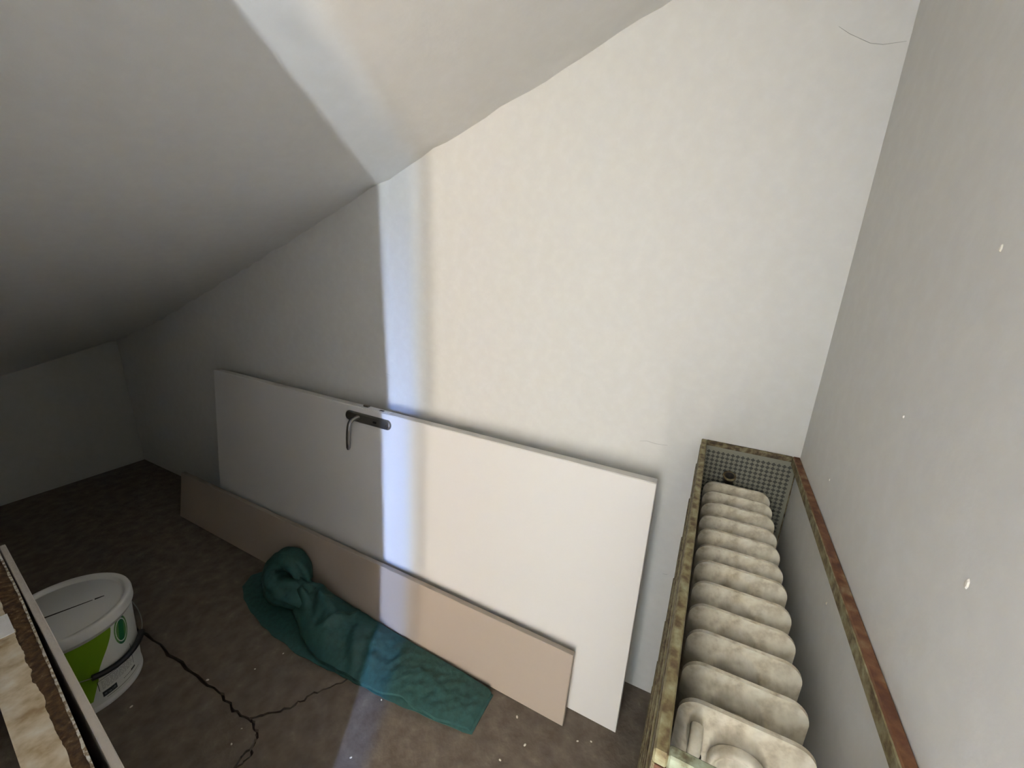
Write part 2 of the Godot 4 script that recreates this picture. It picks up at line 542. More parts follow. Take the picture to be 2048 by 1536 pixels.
func build_door() -> void:
	var th := 0.040
	var W := 0.896
	var L := 2.2347
	var t := lean(-0.085, 0.199, 0.1028, -0.0079, th)
	var d := thing("door_leaf", "white flush door lying sideways against the gable wall, with metal lever handle", "door", t.origin)
	var lt := Transform3D(t.basis, Vector3.ZERO)
	var st := sb()
	box(st, Vector3(0, 0, -th), Vector3(L, W - 0.0015, 0), 0.0015, lt)
	obj("slab", st, M.door, d)
	st = sb()
	box(st, Vector3(0.002, W - 0.002, -th + 0.001), Vector3(L - 0.002, W, -0.0015), 0.0008, lt)
	obj("edge_band", st, M.door_edge, d)
	# lock front in the upper edge with latch and bolt holes
	st = sb()
	box(st, Vector3(1.04, W - 0.001, -0.031), Vector3(1.235, W + 0.0012, -0.010), 0.0006, lt)
	var lp := obj("lock_plate", st, M.door_edge, d)
	st = sb()
	box(st, Vector3(1.155, W + 0.0005, -0.029), Vector3(1.182, W + 0.010, -0.012), 0.003, lt)
	var la := obj("latch", st, M.brass, lp)
	la.set_meta("label", "dull brass latch bolt")
	st = sb()
	box(st, Vector3(1.072, W + 0.0008, -0.026), Vector3(1.095, W + 0.0016, -0.014), 0.0, lt)
	obj("bolt_hole", st, M.dark, lp)
	for side in [1.0, -1.0]:
		var s := Transform3D(lt.basis * Basis.from_scale(Vector3(1, 1, 1)), Vector3.ZERO)
		if side < 0: s = Transform3D(Basis(-lt.basis.x, lt.basis.y, -lt.basis.z), lt * Vector3(2.276, 0, -th))
		st = sb()
		rounded_plate(st, s, 1.138, 0.852, 0.125, 0.021, 0.0, 0.009, 0.006)
		var hp := obj("handle_plate", st, M.steel, d)
		var sx := 1.186 if side > 0 else 1.09
		st = sb()
		var dx := 0.004 if side > 0 else -0.004
		var path := []
		var rad := []
		for q in [[0.0, 0.0, 0.006, 0.0125], [0.0, 0.0, 0.018, 0.0105], [0.0, -0.001, 0.032, 0.0095], [0.1, -0.006, 0.044, 0.0095], [0.3, -0.018, 0.052, 0.0095], [0.55, -0.034, 0.055, 0.0095], [0.8, -0.055, 0.055, 0.0098], [1.0, -0.080, 0.054, 0.0102], [1.1, -0.105, 0.053, 0.0100], [1.15, -0.122, 0.053, 0.0088], [1.16, -0.130, 0.053, 0.005]]:
			path.append(s * Vector3(sx + dx * q[0] * 1.3, 0.854 + q[1], q[2]))
			rad.append(Vector2(q[3], q[3] * 0.85))
		tube(st, path, rad, 14)
		obj("lever", st, M.steel, hp)
		st = sb()
		rounded_plate(st, s, 1.094 if side > 0 else 1.182, 0.851, 0.010, 0.0045, 0.008, 0.0096, 0.0003)
		obj("keyhole", st, M.dark, hp)
		for k in [1.030, 1.247]:
			st = sb()
			lathe(st, [Vector2(0.0045, 0.0), Vector2(0.0045, 0.0010), Vector2(0.003, 0.0018), Vector2(0.0, 0.0020)], 12, s * Transform3D(Basis(Vector3.RIGHT, PI / 2), Vector3(k, 0.852, 0.0088)))
			obj("screw", st, M.brass, hp)

func build_board() -> void:
	var th := 0.022
	var t := lean(-0.249, 0.2642, 0.1835, -0.0068, th)
	var b := thing("plinth_board", "long narrow taupe board leaning low against the front of the white door", "board", t.origin)
	var lt := Transform3D(t.basis, Vector3.ZERO)
	var st := sb()
	box(st, Vector3(0.0015, 0, -th), Vector3(2.3644, 0.2622, 0), 0.001, lt)
	obj("panel", st, M.taupe, b)
	st = sb()
	box(st, Vector3(0.0, 0.2622, -th + 0.0005), Vector3(2.3644, 0.2637, -0.0005), 0.0006, lt)
	box(st, Vector3(0.0, 0.0, -th + 0.0005), Vector3(0.0015, 0.2622, -0.0005), 0.0006, lt)
	obj("edge_band", st, M.taupe_edge, b)

# ---------------------------------------------------------------- green cloth
func build_cloth() -> void:
	var n := FastNoiseLite.new()
	n.seed = 21
	n.frequency = 1.0
	n.fractal_octaves = 2
	var root := thing("folded_cloth", "dark green plastic sheet folded into a strip, bunched at one end, beside the taupe board", "cloth", Vector3(-1.1, 0, 0.36))
	var o := -root.position
	# lower fold, flat on the floor
	var edge_x := [-0.505, -0.64, -0.776, -0.96, -1.10, -1.243, -1.42, -1.60, -1.70, -1.775, -1.80]
	var back_z := [0.282, 0.274, 0.270, 0.267, 0.266, 0.266, 0.266, 0.267, 0.268, 0.275, 0.33]
	var front_z := [0.430, 0.452, 0.470, 0.484, 0.496, 0.506, 0.500, 0.470, 0.440, 0.405, 0.35]
	for layer in 2:
		var st := sb()
		var nu := 90
		var nv := 16
		var P := []
		for i in nu + 1:
			var f := float(i) / nu
			var row := []
			for j in nv + 1:
				var v := float(j) / nv
				var x := 0.0
				var zb := 0.0
				var zf := 0.0
				var h := 0.0
				if layer == 0:
					var g := f * 10.0
					var a := mini(int(g), 9)
					x = lerpf(edge_x[a], edge_x[a + 1], g - a)
					zb = lerpf(back_z[a], back_z[a + 1], g - a)
					zf = lerpf(front_z[a], front_z[a + 1], g - a)
					zf += n.get_noise_2d(x * 9.0, 3.0) * 0.006
					h = 0.006 * pow(sin(PI * v), 0.3) + 0.003 + absf(n.get_noise_2d(x * 14.0, v * 3.0)) * 0.003
				else:
					x = lerpf(-0.512, -1.56, f)
					var g2 := clampf(inverse_lerp(-0.505, -1.80, x), 0, 1) * 10.0
					# follow the lower fold's edges at this x
					var a2 := 0
					while a2 < 9 and x < edge_x[a2 + 1]: a2 += 1
					var k := clampf(inverse_lerp(edge_x[a2], edge_x[a2 + 1], x), 0, 1)
					zb = lerpf(back_z[a2], back_z[a2 + 1], k) - 0.004 * f
					zf = lerpf(front_z[a2], front_z[a2 + 1], k) - 0.004
					# notch in the front edge and the narrowing towards the bunched end
					zf -= 0.020 * exp(-pow((x + 0.79) / 0.05, 2.0)) + 0.13 * smoothstep(-1.10, -1.58, x) + n.get_noise_2d(x * 10.0, 9.0) * 0.006
					var puff := lerpf(0.010, 0.105, smoothstep(-0.85, -1.52, x))
					h = 0.012 + puff * pow(maxf(sin(PI * clampf(v * 0.93 + 0.06, 0, 1)), 0.0), 0.55)
					# sharp folds across the strip
					for cr in [[-0.99, 0.22, 0.022, 0.012], [-1.085, 0.30, 0.020, 0.014], [-1.20, -0.22, 0.020, 0.02], [-0.87, 0.16, 0.010, 0.010], [-1.31, 0.26, 0.024, 0.02], [-1.43, -0.2, 0.026, 0.02], [-0.655, 0.10, 0.004, 0.010], [-0.735, -0.1, 0.004, 0.012]]:
						var dd: float = x - cr[0] - cr[1] * (v - 0.5) * 0.6
						h += cr[2] * (exp(-absf(dd) / cr[3]) - 0.4 * exp(-pow((dd + 0.03) / 0.02, 2.0))) * sin(PI * clampf(v * 0.9 + 0.08, 0, 1))
					h += n.get_noise_2d(x * 7.0, v * 2.0) * 0.4 * puff * sin(PI * v) + n.get_noise_2d(x * 22.0 + 40.0, v * 5.0) * 0.011 * sin(PI * v)
					h = maxf(h, 0.011) * smoothstep(-0.002, 0.01, f) + 0.004
				row.append(o + Vector3(x, h, lerpf(zb, zf, v)))
			P.append(row)
		for i in nu:
			for j in nv:
				quad(st, P[i][j], P[i + 1][j], P[i + 1][j + 1], P[i][j + 1], true)
				var dn := Vector3(0, -1, 0)
				var a: Vector3 = P[i][j]
				var b: Vector3 = P[i + 1][j]
				var c: Vector3 = P[i + 1][j + 1]
				var d: Vector3 = P[i][j + 1]
				var base := 0.001 if layer == 0 else 0.008
				a.y = base
				b.y = base
				c.y = base
				d.y = base
				quad(st, d, c, b, a, true)
		for j in nv:
			for i in [0, nu]:
				var a: Vector3 = P[i][j]
				var b: Vector3 = P[i][j + 1]
				var a0 := Vector3(a.x, 0.001, a.z)
				var b0 := Vector3(b.x, 0.001, b.z)
				if i == 0: quad(st, a0, a, b, b0)
				else: quad(st, b0, b, a, a0)
		for i in nu:
			for j in [0, nv]:
				var a: Vector3 = P[i][j]
				var b: Vector3 = P[i + 1][j]
				var a0 := Vector3(a.x, 0.001, a.z)
				var b0 := Vector3(b.x, 0.001, b.z)
				if j == nv: quad(st, b0, b, a, a0)
				else: quad(st, a0, a, b, b0)
		obj("lower_fold" if layer == 0 else "upper_fold", st, M.cloth, root)
	# bunched end: a hood of cloth that rises, arches over and drops back into the fold
	var st2 := sb()
	var sp := [Vector3(-1.38, 0.060, 0.335), Vector3(-1.46, 0.066, 0.345), Vector3(-1.545, 0.070, 0.358), Vector3(-1.595, 0.095, 0.352), Vector3(-1.612, 0.135, 0.330), Vector3(-1.590, 0.166, 0.308), Vector3(-1.55, 0.174, 0.296), Vector3(-1.51, 0.160, 0.292), Vector3(-1.485, 0.132, 0.292), Vector3(-1.475, 0.09, 0.292)]
	var cv := Curve3D.new()
	for k in sp.size():
		var tg: Vector3 = (sp[mini(k + 1, sp.size() - 1)] - sp[maxi(k - 1, 0)]) / 6.0
		cv.add_point(sp[k], -tg, tg)
	var m := 56
	var seg := 28
	var wid := [0.06, 0.064, 0.068, 0.066, 0.060, 0.056, 0.054, 0.050, 0.046, 0.04]
	var thk := [0.045, 0.05, 0.056, 0.056, 0.050, 0.046, 0.044, 0.042, 0.040, 0.03]
	var rings := []
	for k in m + 1:
		var f := float(k) / m
		var s := f * cv.get_baked_length()
		var p := cv.sample_baked(s, true)
		var d := (cv.sample_baked(minf(s + 0.004, cv.get_baked_length()), true) - cv.sample_baked(maxf(s - 0.004, 0), true)).normalized()
		var side := Vector3(0.15, 0.1, 1.0)
		side = (side - d * side.dot(d)).normalized()
		var nor := d.cross(side)
		var g := f * 9.0
		var a := mini(int(g), 8)
		var w := lerpf(wid[a], wid[a + 1], g - a)
		var h := lerpf(thk[a], thk[a + 1], g - a)
		var ring := []
		for q in seg:
			var an := TAU * q / seg
			var fold := 1.0 + 0.30 * n.get_noise_3d(p.x * 9.0 + cos(an) * 1.3, p.y * 9.0 + sin(an) * 1.3, p.z * 9.0) + 0.06 * sin(an * 5.0 + f * 9.0)
			var v := p + side * cos(an) * w * fold + nor * sin(an) * h * fold
			v.y = maxf(v.y, 0.006)
			v.z = maxf(v.z, 0.2645 - 0.186 * v.y)
			ring.append(o + v)
		rings.append(ring)
	for k in m:
		for q in seg:
			quad(st2, rings[k][q], rings[k][(q + 1) % seg], rings[k + 1][(q + 1) % seg], rings[k + 1][q], true)
	obj("bunched_end", st2, M.cloth, root)

# ---------------------------------------------------------------- cast iron radiator
func section_mesh() -> ArrayMesh:
	# one section; x across, y up from the floor, z through; ridge at z = 0
	var W := 0.084
	var R := 0.030
	var top := 0.917
	var bot := 0.10
	var us := []
	for k in 49: us.append(sin(PI / 2.0 * (k / 24.0 - 1.0)) * 0.35 + (k / 24.0 - 1.0) * 0.65)
	var vs := [0.0, 0.0012, 0.003, 0.006, 0.010, 0.015, 0.021, 0.028, 0.036, 0.045, 0.055, 0.066, 0.078, 0.090, 0.103, 0.118, 0.135, 0.16, 0.20, 0.26, 0.36, 0.46, 0.56, 0.64, 0.70, 0.73, 0.757, 0.787, 0.805, 0.817]
	var st := sb()
	var H := top - bot
	var half := func(v: float) -> float:
		var e := minf(v, H - v)
		return W if e >= R else W - R + sqrt(maxf(R * R - (R - e) * (R - e), 0.0))
	var thick := func(u: float, v: float) -> float:
		var e := minf(v, H - v)
		var x := u * W
		var fin := 0.0032
		var body := 0.0185 * smoothstep(0.0, 0.062, e)
		# two columns with a shallow channel between them
		var col := 0.62 + 0.38 * exp(-pow((absf(u) - 0.60) / 0.24, 2.0))
		col *= 1.0 - pow(absf(u), 10.0)
		var r := Vector2(x + 0.004, maxf(0.0, 0.064 - e) * 0.8).length()
		var hub := 0.0298 * (1.0 - smoothstep(0.029, 0.042, r)) * (1.0 - smoothstep(0.13, 0.19, e))
		return maxf(fin + body * col, hub)
	var grid := {}
	for side in [1.0, -1.0]:
		for i in us.size():
			for j in vs.size():
				var v: float = vs[j]
				var u: float = us[i]
				var t: float = thick.call(u, v)
				grid[[side, i, j]] = [Vector3(u * half.call(v), top - v, side * t), u, v]
	var put := func(e: Array) -> void:
		var u: float = e[1]
		var v: float = e[2]
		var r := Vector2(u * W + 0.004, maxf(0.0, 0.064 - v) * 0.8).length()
		var dirt_shade := 1.0 - 0.40 * (1.0 - smoothstep(0.033, 0.041, r))
		dirt_shade *= 1.0 - 0.35 * smoothstep(-0.55, -1.0, u) - 0.3 * smoothstep(0.12, 0.5, v)  # left end darkened for the shadow of the rail; darker towards the bottom
		st.set_color(Color(dirt_shade, dirt_shade * 0.985, dirt_shade * 0.96))
		st.add_vertex(e[0])
	st.set_smooth_group(0)
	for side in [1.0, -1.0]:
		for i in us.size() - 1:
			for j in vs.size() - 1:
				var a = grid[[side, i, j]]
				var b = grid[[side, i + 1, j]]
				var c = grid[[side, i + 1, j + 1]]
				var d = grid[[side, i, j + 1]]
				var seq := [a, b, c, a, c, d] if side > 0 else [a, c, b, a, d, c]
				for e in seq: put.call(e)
	# rim
	st.set_smooth_group(-1)
	for j in vs.size() - 1:
		for i in [0, us.size() - 1]:
			var a = grid[[1.0, i, j]]
			var b = grid[[-1.0, i, j]]
			var c = grid[[-1.0, i, j + 1]]
			var d = grid[[1.0, i, j + 1]]
			var seq := [a, c, b, a, d, c] if i == 0 else [a, b, c, a, c, d]
			for e in seq: put.call(e)
	for i in us.size() - 1:
		for j in [0, vs.size() - 1]:
			var a = grid[[1.0, i, j]]
			var b = grid[[1.0, i + 1, j]]
			var c = grid[[-1.0, i + 1, j]]
			var d = grid[[-1.0, i, j]]
			var seq := [a, c, b, a, d, c] if j == 0 else [a, b, c, a, c, d]
			for e in seq: put.call(e)
	return commit(st, M.radiator)

const RX := 0.1225
const RZ := 0.0475
const RP := 0.0636

func build_radiator() -> void:
	var r := thing("radiator", "old cast iron radiator of twelve dirty cream sections beside the right wall", "radiator", Vector3(RX, 0, RZ))
	var me := section_mesh()
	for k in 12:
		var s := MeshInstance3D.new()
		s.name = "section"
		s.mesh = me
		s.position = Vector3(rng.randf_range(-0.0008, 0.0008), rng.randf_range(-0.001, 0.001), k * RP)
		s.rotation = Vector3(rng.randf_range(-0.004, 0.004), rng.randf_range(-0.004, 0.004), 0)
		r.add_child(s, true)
	for k in [0, 11]:
		for sx in [-1.0, 1.0]:
			var st := sb()
			lathe(st, [Vector2(0.022, 0.0), Vector2(0.022, 0.012), Vector2(0.014, 0.03), Vector2(0.015, 0.14)], 14, Transform3D(Basis.IDENTITY, Vector3(sx * 0.05, 0, k * RP)))
			obj("leg", st, M.radiator, r)
	# end plug on the hub of the nearest section
	var tz := 11 * RP + 0.022
	var st1 := sb()
	lathe(st1, [Vector2(0.036, 0.0), Vector2(0.036, 0.010), Vector2(0.033, 0.0135), Vector2(0.029, 0.0125), Vector2(0.027, 0.0100), Vector2(0.0245, 0.0105), Vector2(0.023, 0.0165), Vector2(0.020, 0.0185), Vector2(0.0, 0.0185)], 36, Transform3D(Basis(Vector3.RIGHT, PI / 2), Vector3(-0.004, 0.858, tz + 0.004)))
	white(st1)
	obj("end_plug", st1, M.radiator, r)
	# hooked air pipe beside it, open downwards
	var st2 := sb()
	var pts := []
	var base := Vector3(0.064 - RX, 0.872, tz - 0.012)
	for k in 13:
		var a := PI * 0.62 * k / 12.0
		pts.append(base + Vector3(0, 0.004 + 0.016 * cos(a), 0.012 + 0.022 * sin(a)))
	pts.append(pts[-1] + Vector3(0.001, -0.010, 0.002))
	tube(st2, pts, 0.0085, 16, true)
	var pipe := obj("air_pipe", st2, M.radiator, r)
	pipe.set_meta("label", "short hooked pipe stub")
	var st4 := sb()
	tube(st4, [pts[-1] + Vector3(0, 0.010, 0), pts[-1] + Vector3(0.0005, -0.004, 0.0005)], 0.0092, 16, true)
	obj("pipe_end", st4, M.dark_iron, pipe)
	# open pipe collar behind the farthest section
	var st3 := sb()
	lathe(st3, [Vector2(0.009, -0.022), Vector2(0.0125, -0.020), Vector2(0.0125, -0.004), Vector2(0.0150, -0.002), Vector2(0.0155, 0.003), Vector2(0.0140, 0.0055), Vector2(0.0115, 0.0055), Vector2(0.0105, 0.003), Vector2(0.0105, -0.016), Vector2(0.0, -0.017)], 28, Transform3D(Basis(Vector3.RIGHT, 0.45), Vector3(0.099 - RX, 0.935, 0.034 - RZ)))
	var collar := obj("pipe_collar", st3, M.dark_iron, r)
	var st5 := sb()
	lathe(st5, [Vector2(0.0118, 0.0), Vector2(0.0165, 0.0), Vector2(0.0175, 0.003), Vector2(0.0165, 0.006), Vector2(0.0135, 0.0068), Vector2(0.0118, 0.005), Vector2(0.0118, 0.0)], 28, Transform3D(Basis(Vector3.RIGHT, 0.45), Vector3(0.099 - RX, 0.935, 0.034 - RZ)))
	obj("collar_rim", st5, M.olive_dark, collar)
	collar.set_meta("label", "dark open pipe collar")

func white(_st: SurfaceTool) -> void:
	pass

# ---------------------------------------------------------------- casing round the radiator
func clover_sheet(st: SurfaceTool, nx: int, ny: int, pitch: float, t: Transform3D, thick: float, a0 := 0.0034, a1 := 0.0022) -> void:
	for i in nx:
		for j in ny:
			var c := Vector3((i + 0.5) * pitch, (j + 0.5) * pitch, 0)
			var hole := []
			var rim := []
			for s in 16:
				var g := TAU * s / 16
				var r := (a0 + a1 * absf(cos(2.0 * g))) * pitch / 0.0125
				hole.append(c + Vector3(cos(g), sin(g), 0) * r)
				var m := maxf(absf(cos(g)), absf(sin(g)))
				rim.append(c + Vector3(cos(g), sin(g), 0) * (pitch / 2.0 / m))
			for s in 16:
				var s2 := (s + 1) % 16
				quad(st, t * hole[s], t * rim[s], t * rim[s2], t * hole[s2])
				var b := Vector3(0, 0, -thick)
				quad(st, t * hole[s2], t * (hole[s2] + b), t * (hole[s] + b), t * hole[s])

func build_cover() -> void:
	var x0 := 0.012
	var x1 := XR - 0.001
	var z0 := 0.002
	var z1 := 0.920
	var y1 := 1.022
	var c := thing("radiator_casing", "rusty olive metal casing without its lid, boxed round the radiator in the corner", "radiator cover", Vector3(0.13, 0, 0.45))
	var o := Transform3D(Basis.IDENTITY, -c.position)
	var st := sb()
	box(st, Vector3(x0, y1 - 0.020, z0), Vector3(x0 + 0.0145, y1, z1), 0.002, o)
	box(st, Vector3(x0, y1 - 0.10, z0 + 0.005), Vector3(x0 + 0.003, y1 - 0.02, z1), 0.0008, o)
	obj("side_rail", st, M.olive, c)
	st = sb()
	box(st, Vector3(x1 - 0.017, y1 - 0.024, z0), Vector3(x1 - 0.0135, y1 - 0.001, z1), 0.001, o)
	var wr := obj("wall_rail", st, M.olive, c)
	st = sb()
	box(st, Vector3(x1 - 0.0155, y1 - 0.024, z0), Vector3(x1, y1 + 0.0008, z1), 0.0018, o)
	var rr := obj("wall_rail_cap", st, M.rust, wr)
	rr.set_meta("label", "rust brown top of the rail against the wall")
	st = sb()
	box(st, Vector3(x0 + 0.0145, y1 - 0.022, z1 - 0.014), Vector3(x1 - 0.017, y1, z1), 0.002, o)
	obj("front_rail", st, M.olive_pale, c)
	st = sb()
	box(st, Vector3(x0 + 0.0145, y1 - 0.016, z0), Vector3(x1 - 0.017, y1, z0 + 0.005), 0.001, o)
	obj("back_rail", st, M.olive_dark, c)
	# perforated sheet at the gable end
	st = sb()
	var p := 0.01265
	var nx := 18
	var ny := 34
	var px := (x0 + x1) / 2.0 - nx * p / 2.0 - 0.003
	var py := y1 - 0.027 - ny * p
	var zt := z0 + 0.004
	clover_sheet(st, nx, ny, p, o * Transform3D(Basis.IDENTITY, Vector3(px, py, zt)), 0.0018)
	# plain margins
	quad(st, o * Vector3(x0, py + ny * p, zt), o * Vector3(x1 - 0.002, py + ny * p, zt), o * Vector3(x1 - 0.002, y1 - 0.004, zt), o * Vector3(x0, y1 - 0.004, zt))
	quad(st, o * Vector3(x0, 0.05, zt), o * Vector3(px, 0.05, zt), o * Vector3(px, py + ny * p, zt), o * Vector3(x0, py + ny * p, zt))
	quad(st, o * Vector3(px + nx * p, 0.05, zt), o * Vector3(x1 - 0.002, 0.05, zt), o * Vector3(x1 - 0.002, py + ny * p, zt), o * Vector3(px + nx * p, py + ny * p, zt))
	quad(st, o * Vector3(px, 0.05, zt), o * Vector3(px + nx * p, 0.05, zt), o * Vector3(px + nx * p, py, zt), o * Vector3(px, py, zt))
	obj("perforated_panel", st, M.grille, c)
	st = sb()
	box(st, Vector3(x0 + 0.002, 0.05, z0 - 0.0005), Vector3(x1 - 0.004, y1 - 0.018, z0 + 0.0008), 0.0, o)
	var bk := obj("hole_shade_sheet", st, M.hole_shade, c)
	bk.set_meta("label", "added dark sheet standing in for shade behind the perforations")
	# edge strip of that sheet
	st = sb()
	box(st, Vector3(x1 - 0.004, 0.05, z0), Vector3(x1 - 0.001, y1 - 0.03, z0 + 0.0055), 0.0006, o)
	obj("panel_edge", st, M.olive_dark, c)
	# left side: sheet with long mouldings
	st = sb()
	box(st, Vector3(x0 - 0.001, 0.0, z0), Vector3(x0 + 0.002, y1 - 0.02, z1 - 0.002), 0.0006, o)
	obj("side_panel", st, M.olive_dark, c)
	var k := 0
	for y in [0.92, 0.80, 0.66, 0.50, 0.32, 0.14, 0.02]:
		st = sb()
		var w := 0.0035 + 0.0016 * k
		box(st, Vector3(x0 - w, y - 0.02, z0), Vector3(x0, y + 0.02, z1 - 0.002), 0.0015, o)
		obj("moulding", st, M.olive if k % 2 == 0 else M.olive_dark, c)
		k += 1
	# front end: stiles and a perforated sheet behind them
	for q in [[x0, x0 + 0.028, 0.0, y1 - 0.022], [x1 - 0.032, x1 - 0.002, 0.0, y1 - 0.024], [x0 + 0.028, x1 - 0.032, y1 - 0.045, y1 - 0.022], [x0 + 0.028, x1 - 0.032, 0.0, 0.06]]:
		st = sb()
		box(st, Vector3(q[0], q[2], z1 - 0.006), Vector3(q[1], q[3], z1 - 0.0005), 0.001, o)
		obj("front_stile", st, M.rust, c)
	st = sb()
	var p2 := 0.022
	clover_sheet(st, 9, 40, p2, o * Transform3D(Basis.IDENTITY, Vector3(x0 + 0.022, 0.06, z1 - 0.009)), 0.0018)
	var fp := obj("front_grille", st, M.plank, c)
	fp.set_meta("label", "pale perforated sheet behind the rusty front frame")

# ---------------------------------------------------------------- paint bucket
func label_image() -> ImageTexture:
	# flat print of the wrap: lime field, white wedge, dark green emblem, fine lines of text
	var w := 1024
	var h := 512
	var im := Image.create(w, h, false, Image.FORMAT_RGB8)
	var white_c := Color(0.82, 0.83, 0.80)
	var lime := Color(0.40, 0.56, 0.03)
	var dark_c := Color(0.09, 0.12, 0.13)
	var green := Color(0.06, 0.36, 0.20)
	im.fill(white_c)
	for y in h:
		for x in w:
			var fx := float(x) / w
			var fy := float(y) / h
			if fx > 0.02 and fx < 0.535 - 0.105 * smoothstep(0.0, 0.62, fy) - (0.05 * (fy - 0.62) / 0.30 if fy > 0.62 else 0.0) and fy < 0.90:
				im.set_pixel(x, y, lime)
			# emblem: a leaf with a vertical bar
			var ex := (fx - 0.59) / 0.045
			var ey := (fy - 0.17) / 0.21
			if ex * ex + ey * ey < 1.0:
				im.set_pixel(x, y, green if absf(ex + ey * 0.25) < 0.38 else Color(0.32, 0.50, 0.24))
				if absf(ex * ex + ey * ey - 0.62) < 0.07: im.set_pixel(x, y, white_c)
	# text panel frame
	im.fill_rect(Rect2i(432, 330, 210, 3), dark_c)
	im.fill_rect(Rect2i(640, 250, 3, 170), dark_c)
	im.fill_rect(Rect2i(430, 330, 3, 80), dark_c)
	var r := RandomNumberGenerator.new()
	r.seed = 3
	for row in 8:
		var x := 446
		while x < 620:
			var l := r.randi_range(6, 22)
			im.fill_rect(Rect2i(x, 344 + row * 9, l, 3), Color(0.45, 0.46, 0.45))
			x += l + 5
	# small dark box with pale strokes, and a dashed line with a dark tag
	im.fill_rect(Rect2i(440, 430, 74, 42), dark_c)
	for q in [[448, 448, 12], [464, 446, 3], [470, 452, 14], [488, 448, 4], [495, 446, 12]]:
		im.fill_rect(Rect2i(q[0], q[1], q[2], 5), Color(0.55, 0.56, 0.56))
		im.fill_rect(Rect2i(q[0], q[1] + 9, q[2], 4), Color(0.45, 0.46, 0.46))
	var x2 := 556
	while x2 < 612:
		im.fill_rect(Rect2i(x2, 448, 7, 5), Color(0.2, 0.2, 0.2))
		x2 += 10
	im.fill_rect(Rect2i(612, 440, 36, 15), dark_c)
	im.fill_rect(Rect2i(455, 484, 230, 4), Color(0.3, 0.32, 0.22))
	return ImageTexture.create_from_image(im)

func build_bucket() -> void:
	var H := 0.335
	var rb := 0.146
	var rt := 0.164
	var at := Vector3(-1.785, 0, 0.935)
	var b := thing("paint_bucket", "white lidded paint bucket with lime green label and black carrying handle", "bucket", at)
	var st := sb()
	lathe(st, [Vector2(0.0, 0.004), Vector2(rb - 0.012, 0.004), Vector2(rb - 0.008, 0.0), Vector2(rb - 0.001, 0.0), Vector2(rb + 0.002, 0.003), Vector2(rb + 0.002, 0.014), Vector2(rb - 0.0008, 0.018), Vector2(rt - 0.004, H - 0.035), Vector2(rt, H - 0.034), Vector2(rt + 0.001, H - 0.03), Vector2(rt, H - 0.012), Vector2(0, H - 0.012)], 72)
	obj("body", st, M.bucket, b)
	# printed wrap
	st = sb()
	st.set_smooth_group(0)
	var lm := StandardMaterial3D.new()
	lm.albedo_texture = label_image()
	lm.roughness = 0.45
	var segs := 80
	var y0 := 0.024
	var y1 := H - 0.048
	var rr := func(y: float) -> float: return lerpf(rb, rt - 0.0032, (y - 0.018) / (H - 0.053)) + 0.0008
	var a0 := -1.10
	var a1 := 2.55
	for s in segs:
		var q := []
		for e in [[0, 0], [1, 0], [1, 1], [0, 1]]:
			var f := float(s + e[0]) / segs
			var g := lerpf(a0, a1, f)
			var y := lerpf(y0, y1, e[1])
			var r: float = rr.call(y)
			# angle measured from the direction that faces the camera
			var dir := Vector2(0.88, 0.47).rotated(-g)
			q.append([Vector3(dir.x * r, y, dir.y * r), Vector2(f, 1.0 - e[1])])
		for k in [0, 2, 1, 0, 3, 2]:
			st.set_uv(q[k][1])
			st.add_vertex(q[k][0])
	var wrap := obj("label_wrap", st, lm, b)
	wrap.set_meta("label", "lime green and white printed label")
	# lid
	st = sb()
	var rl := 0.170
	lathe(st, [Vector2(rt + 0.0015, H - 0.034), Vector2(rl - 0.001, H - 0.034), Vector2(rl, H - 0.030), Vector2(rl, H - 0.004), Vector2(rl - 0.002, H + 0.003), Vector2(rl - 0.006, H + 0.005), Vector2(rl - 0.014, H + 0.004), Vector2(rl - 0.018, H + 0.001), Vector2(rl - 0.021, H - 0.006), Vector2(rl - 0.026, H - 0.007), Vector2(rl - 0.030, H - 0.004), Vector2(0.0, H - 0.003)], 72)
	var lid := obj("lid", st, M.bucket, b)
	st = sb()
	for k in 2:
		var d := Vector3(0.55, 0, -0.83).rotated(Vector3.UP, 0.25)
		var n := Vector3(-d.z, 0, d.x)
		var c := Vector3(0.005 + 0.0 * k, H - 0.0024, -0.004) + d * (0.082 * k)
		var l := 0.065 if k == 0 else 0.012
		quad(st, c - d * l + n * 0.004, c + d * l + n * 0.002, c + d * l - n * 0.002, c - d * l - n * 0.004)
	obj("scratch", st, mat(Color(0.16, 0.15, 0.13), 0.9), lid)
	# wire bail hanging down, with its black grip tube
	var dirv := Vector2(0.88, 0.47)
	var fw := Vector3(dirv.x, 0, dirv.y)
	var sd := Vector3(-dirv.y, 0, dirv.x)   # sideways, towards the camera's left hand
	var bail := []
	var grip := []
	var R := 0.172
	for k in 41:
		var a := lerpf(-PI / 2, PI / 2, k / 40.0) * 1.0
		var p := fw.rotated(Vector3.UP, -a + 0.93) * R
		p.y = 0.262 - 0.115 * pow(maxf(cos(a), 0.0), 0.8)
		bail.append(p)
	st = sb()
	tube(st, bail, 0.0018, 6)
	var wire := obj("bail_wire", st, M.wire, b)
	for k in range(13, 28): grip.append(bail[k])
	st = sb()
	tube(st, grip, 0.0095, 12)
	obj("grip", st, M.black, wire)
	for a in [-PI / 2, PI / 2]:
		st = sb()
		var p := fw.rotated(Vector3.UP, -a + 0.93) * (rt - 0.004)
		p.y = 0.262
		lathe(st, [Vector2(0.0, -0.012), Vector2(0.015, -0.012), Vector2(0.016, 0.010), Vector2(0.012, 0.012), Vector2(0, 0.012)], 16, Transform3D(Basis(p.cross(Vector3.UP).normalized(), PI / 2), p))
		obj("ear", st, M.bucket, b)

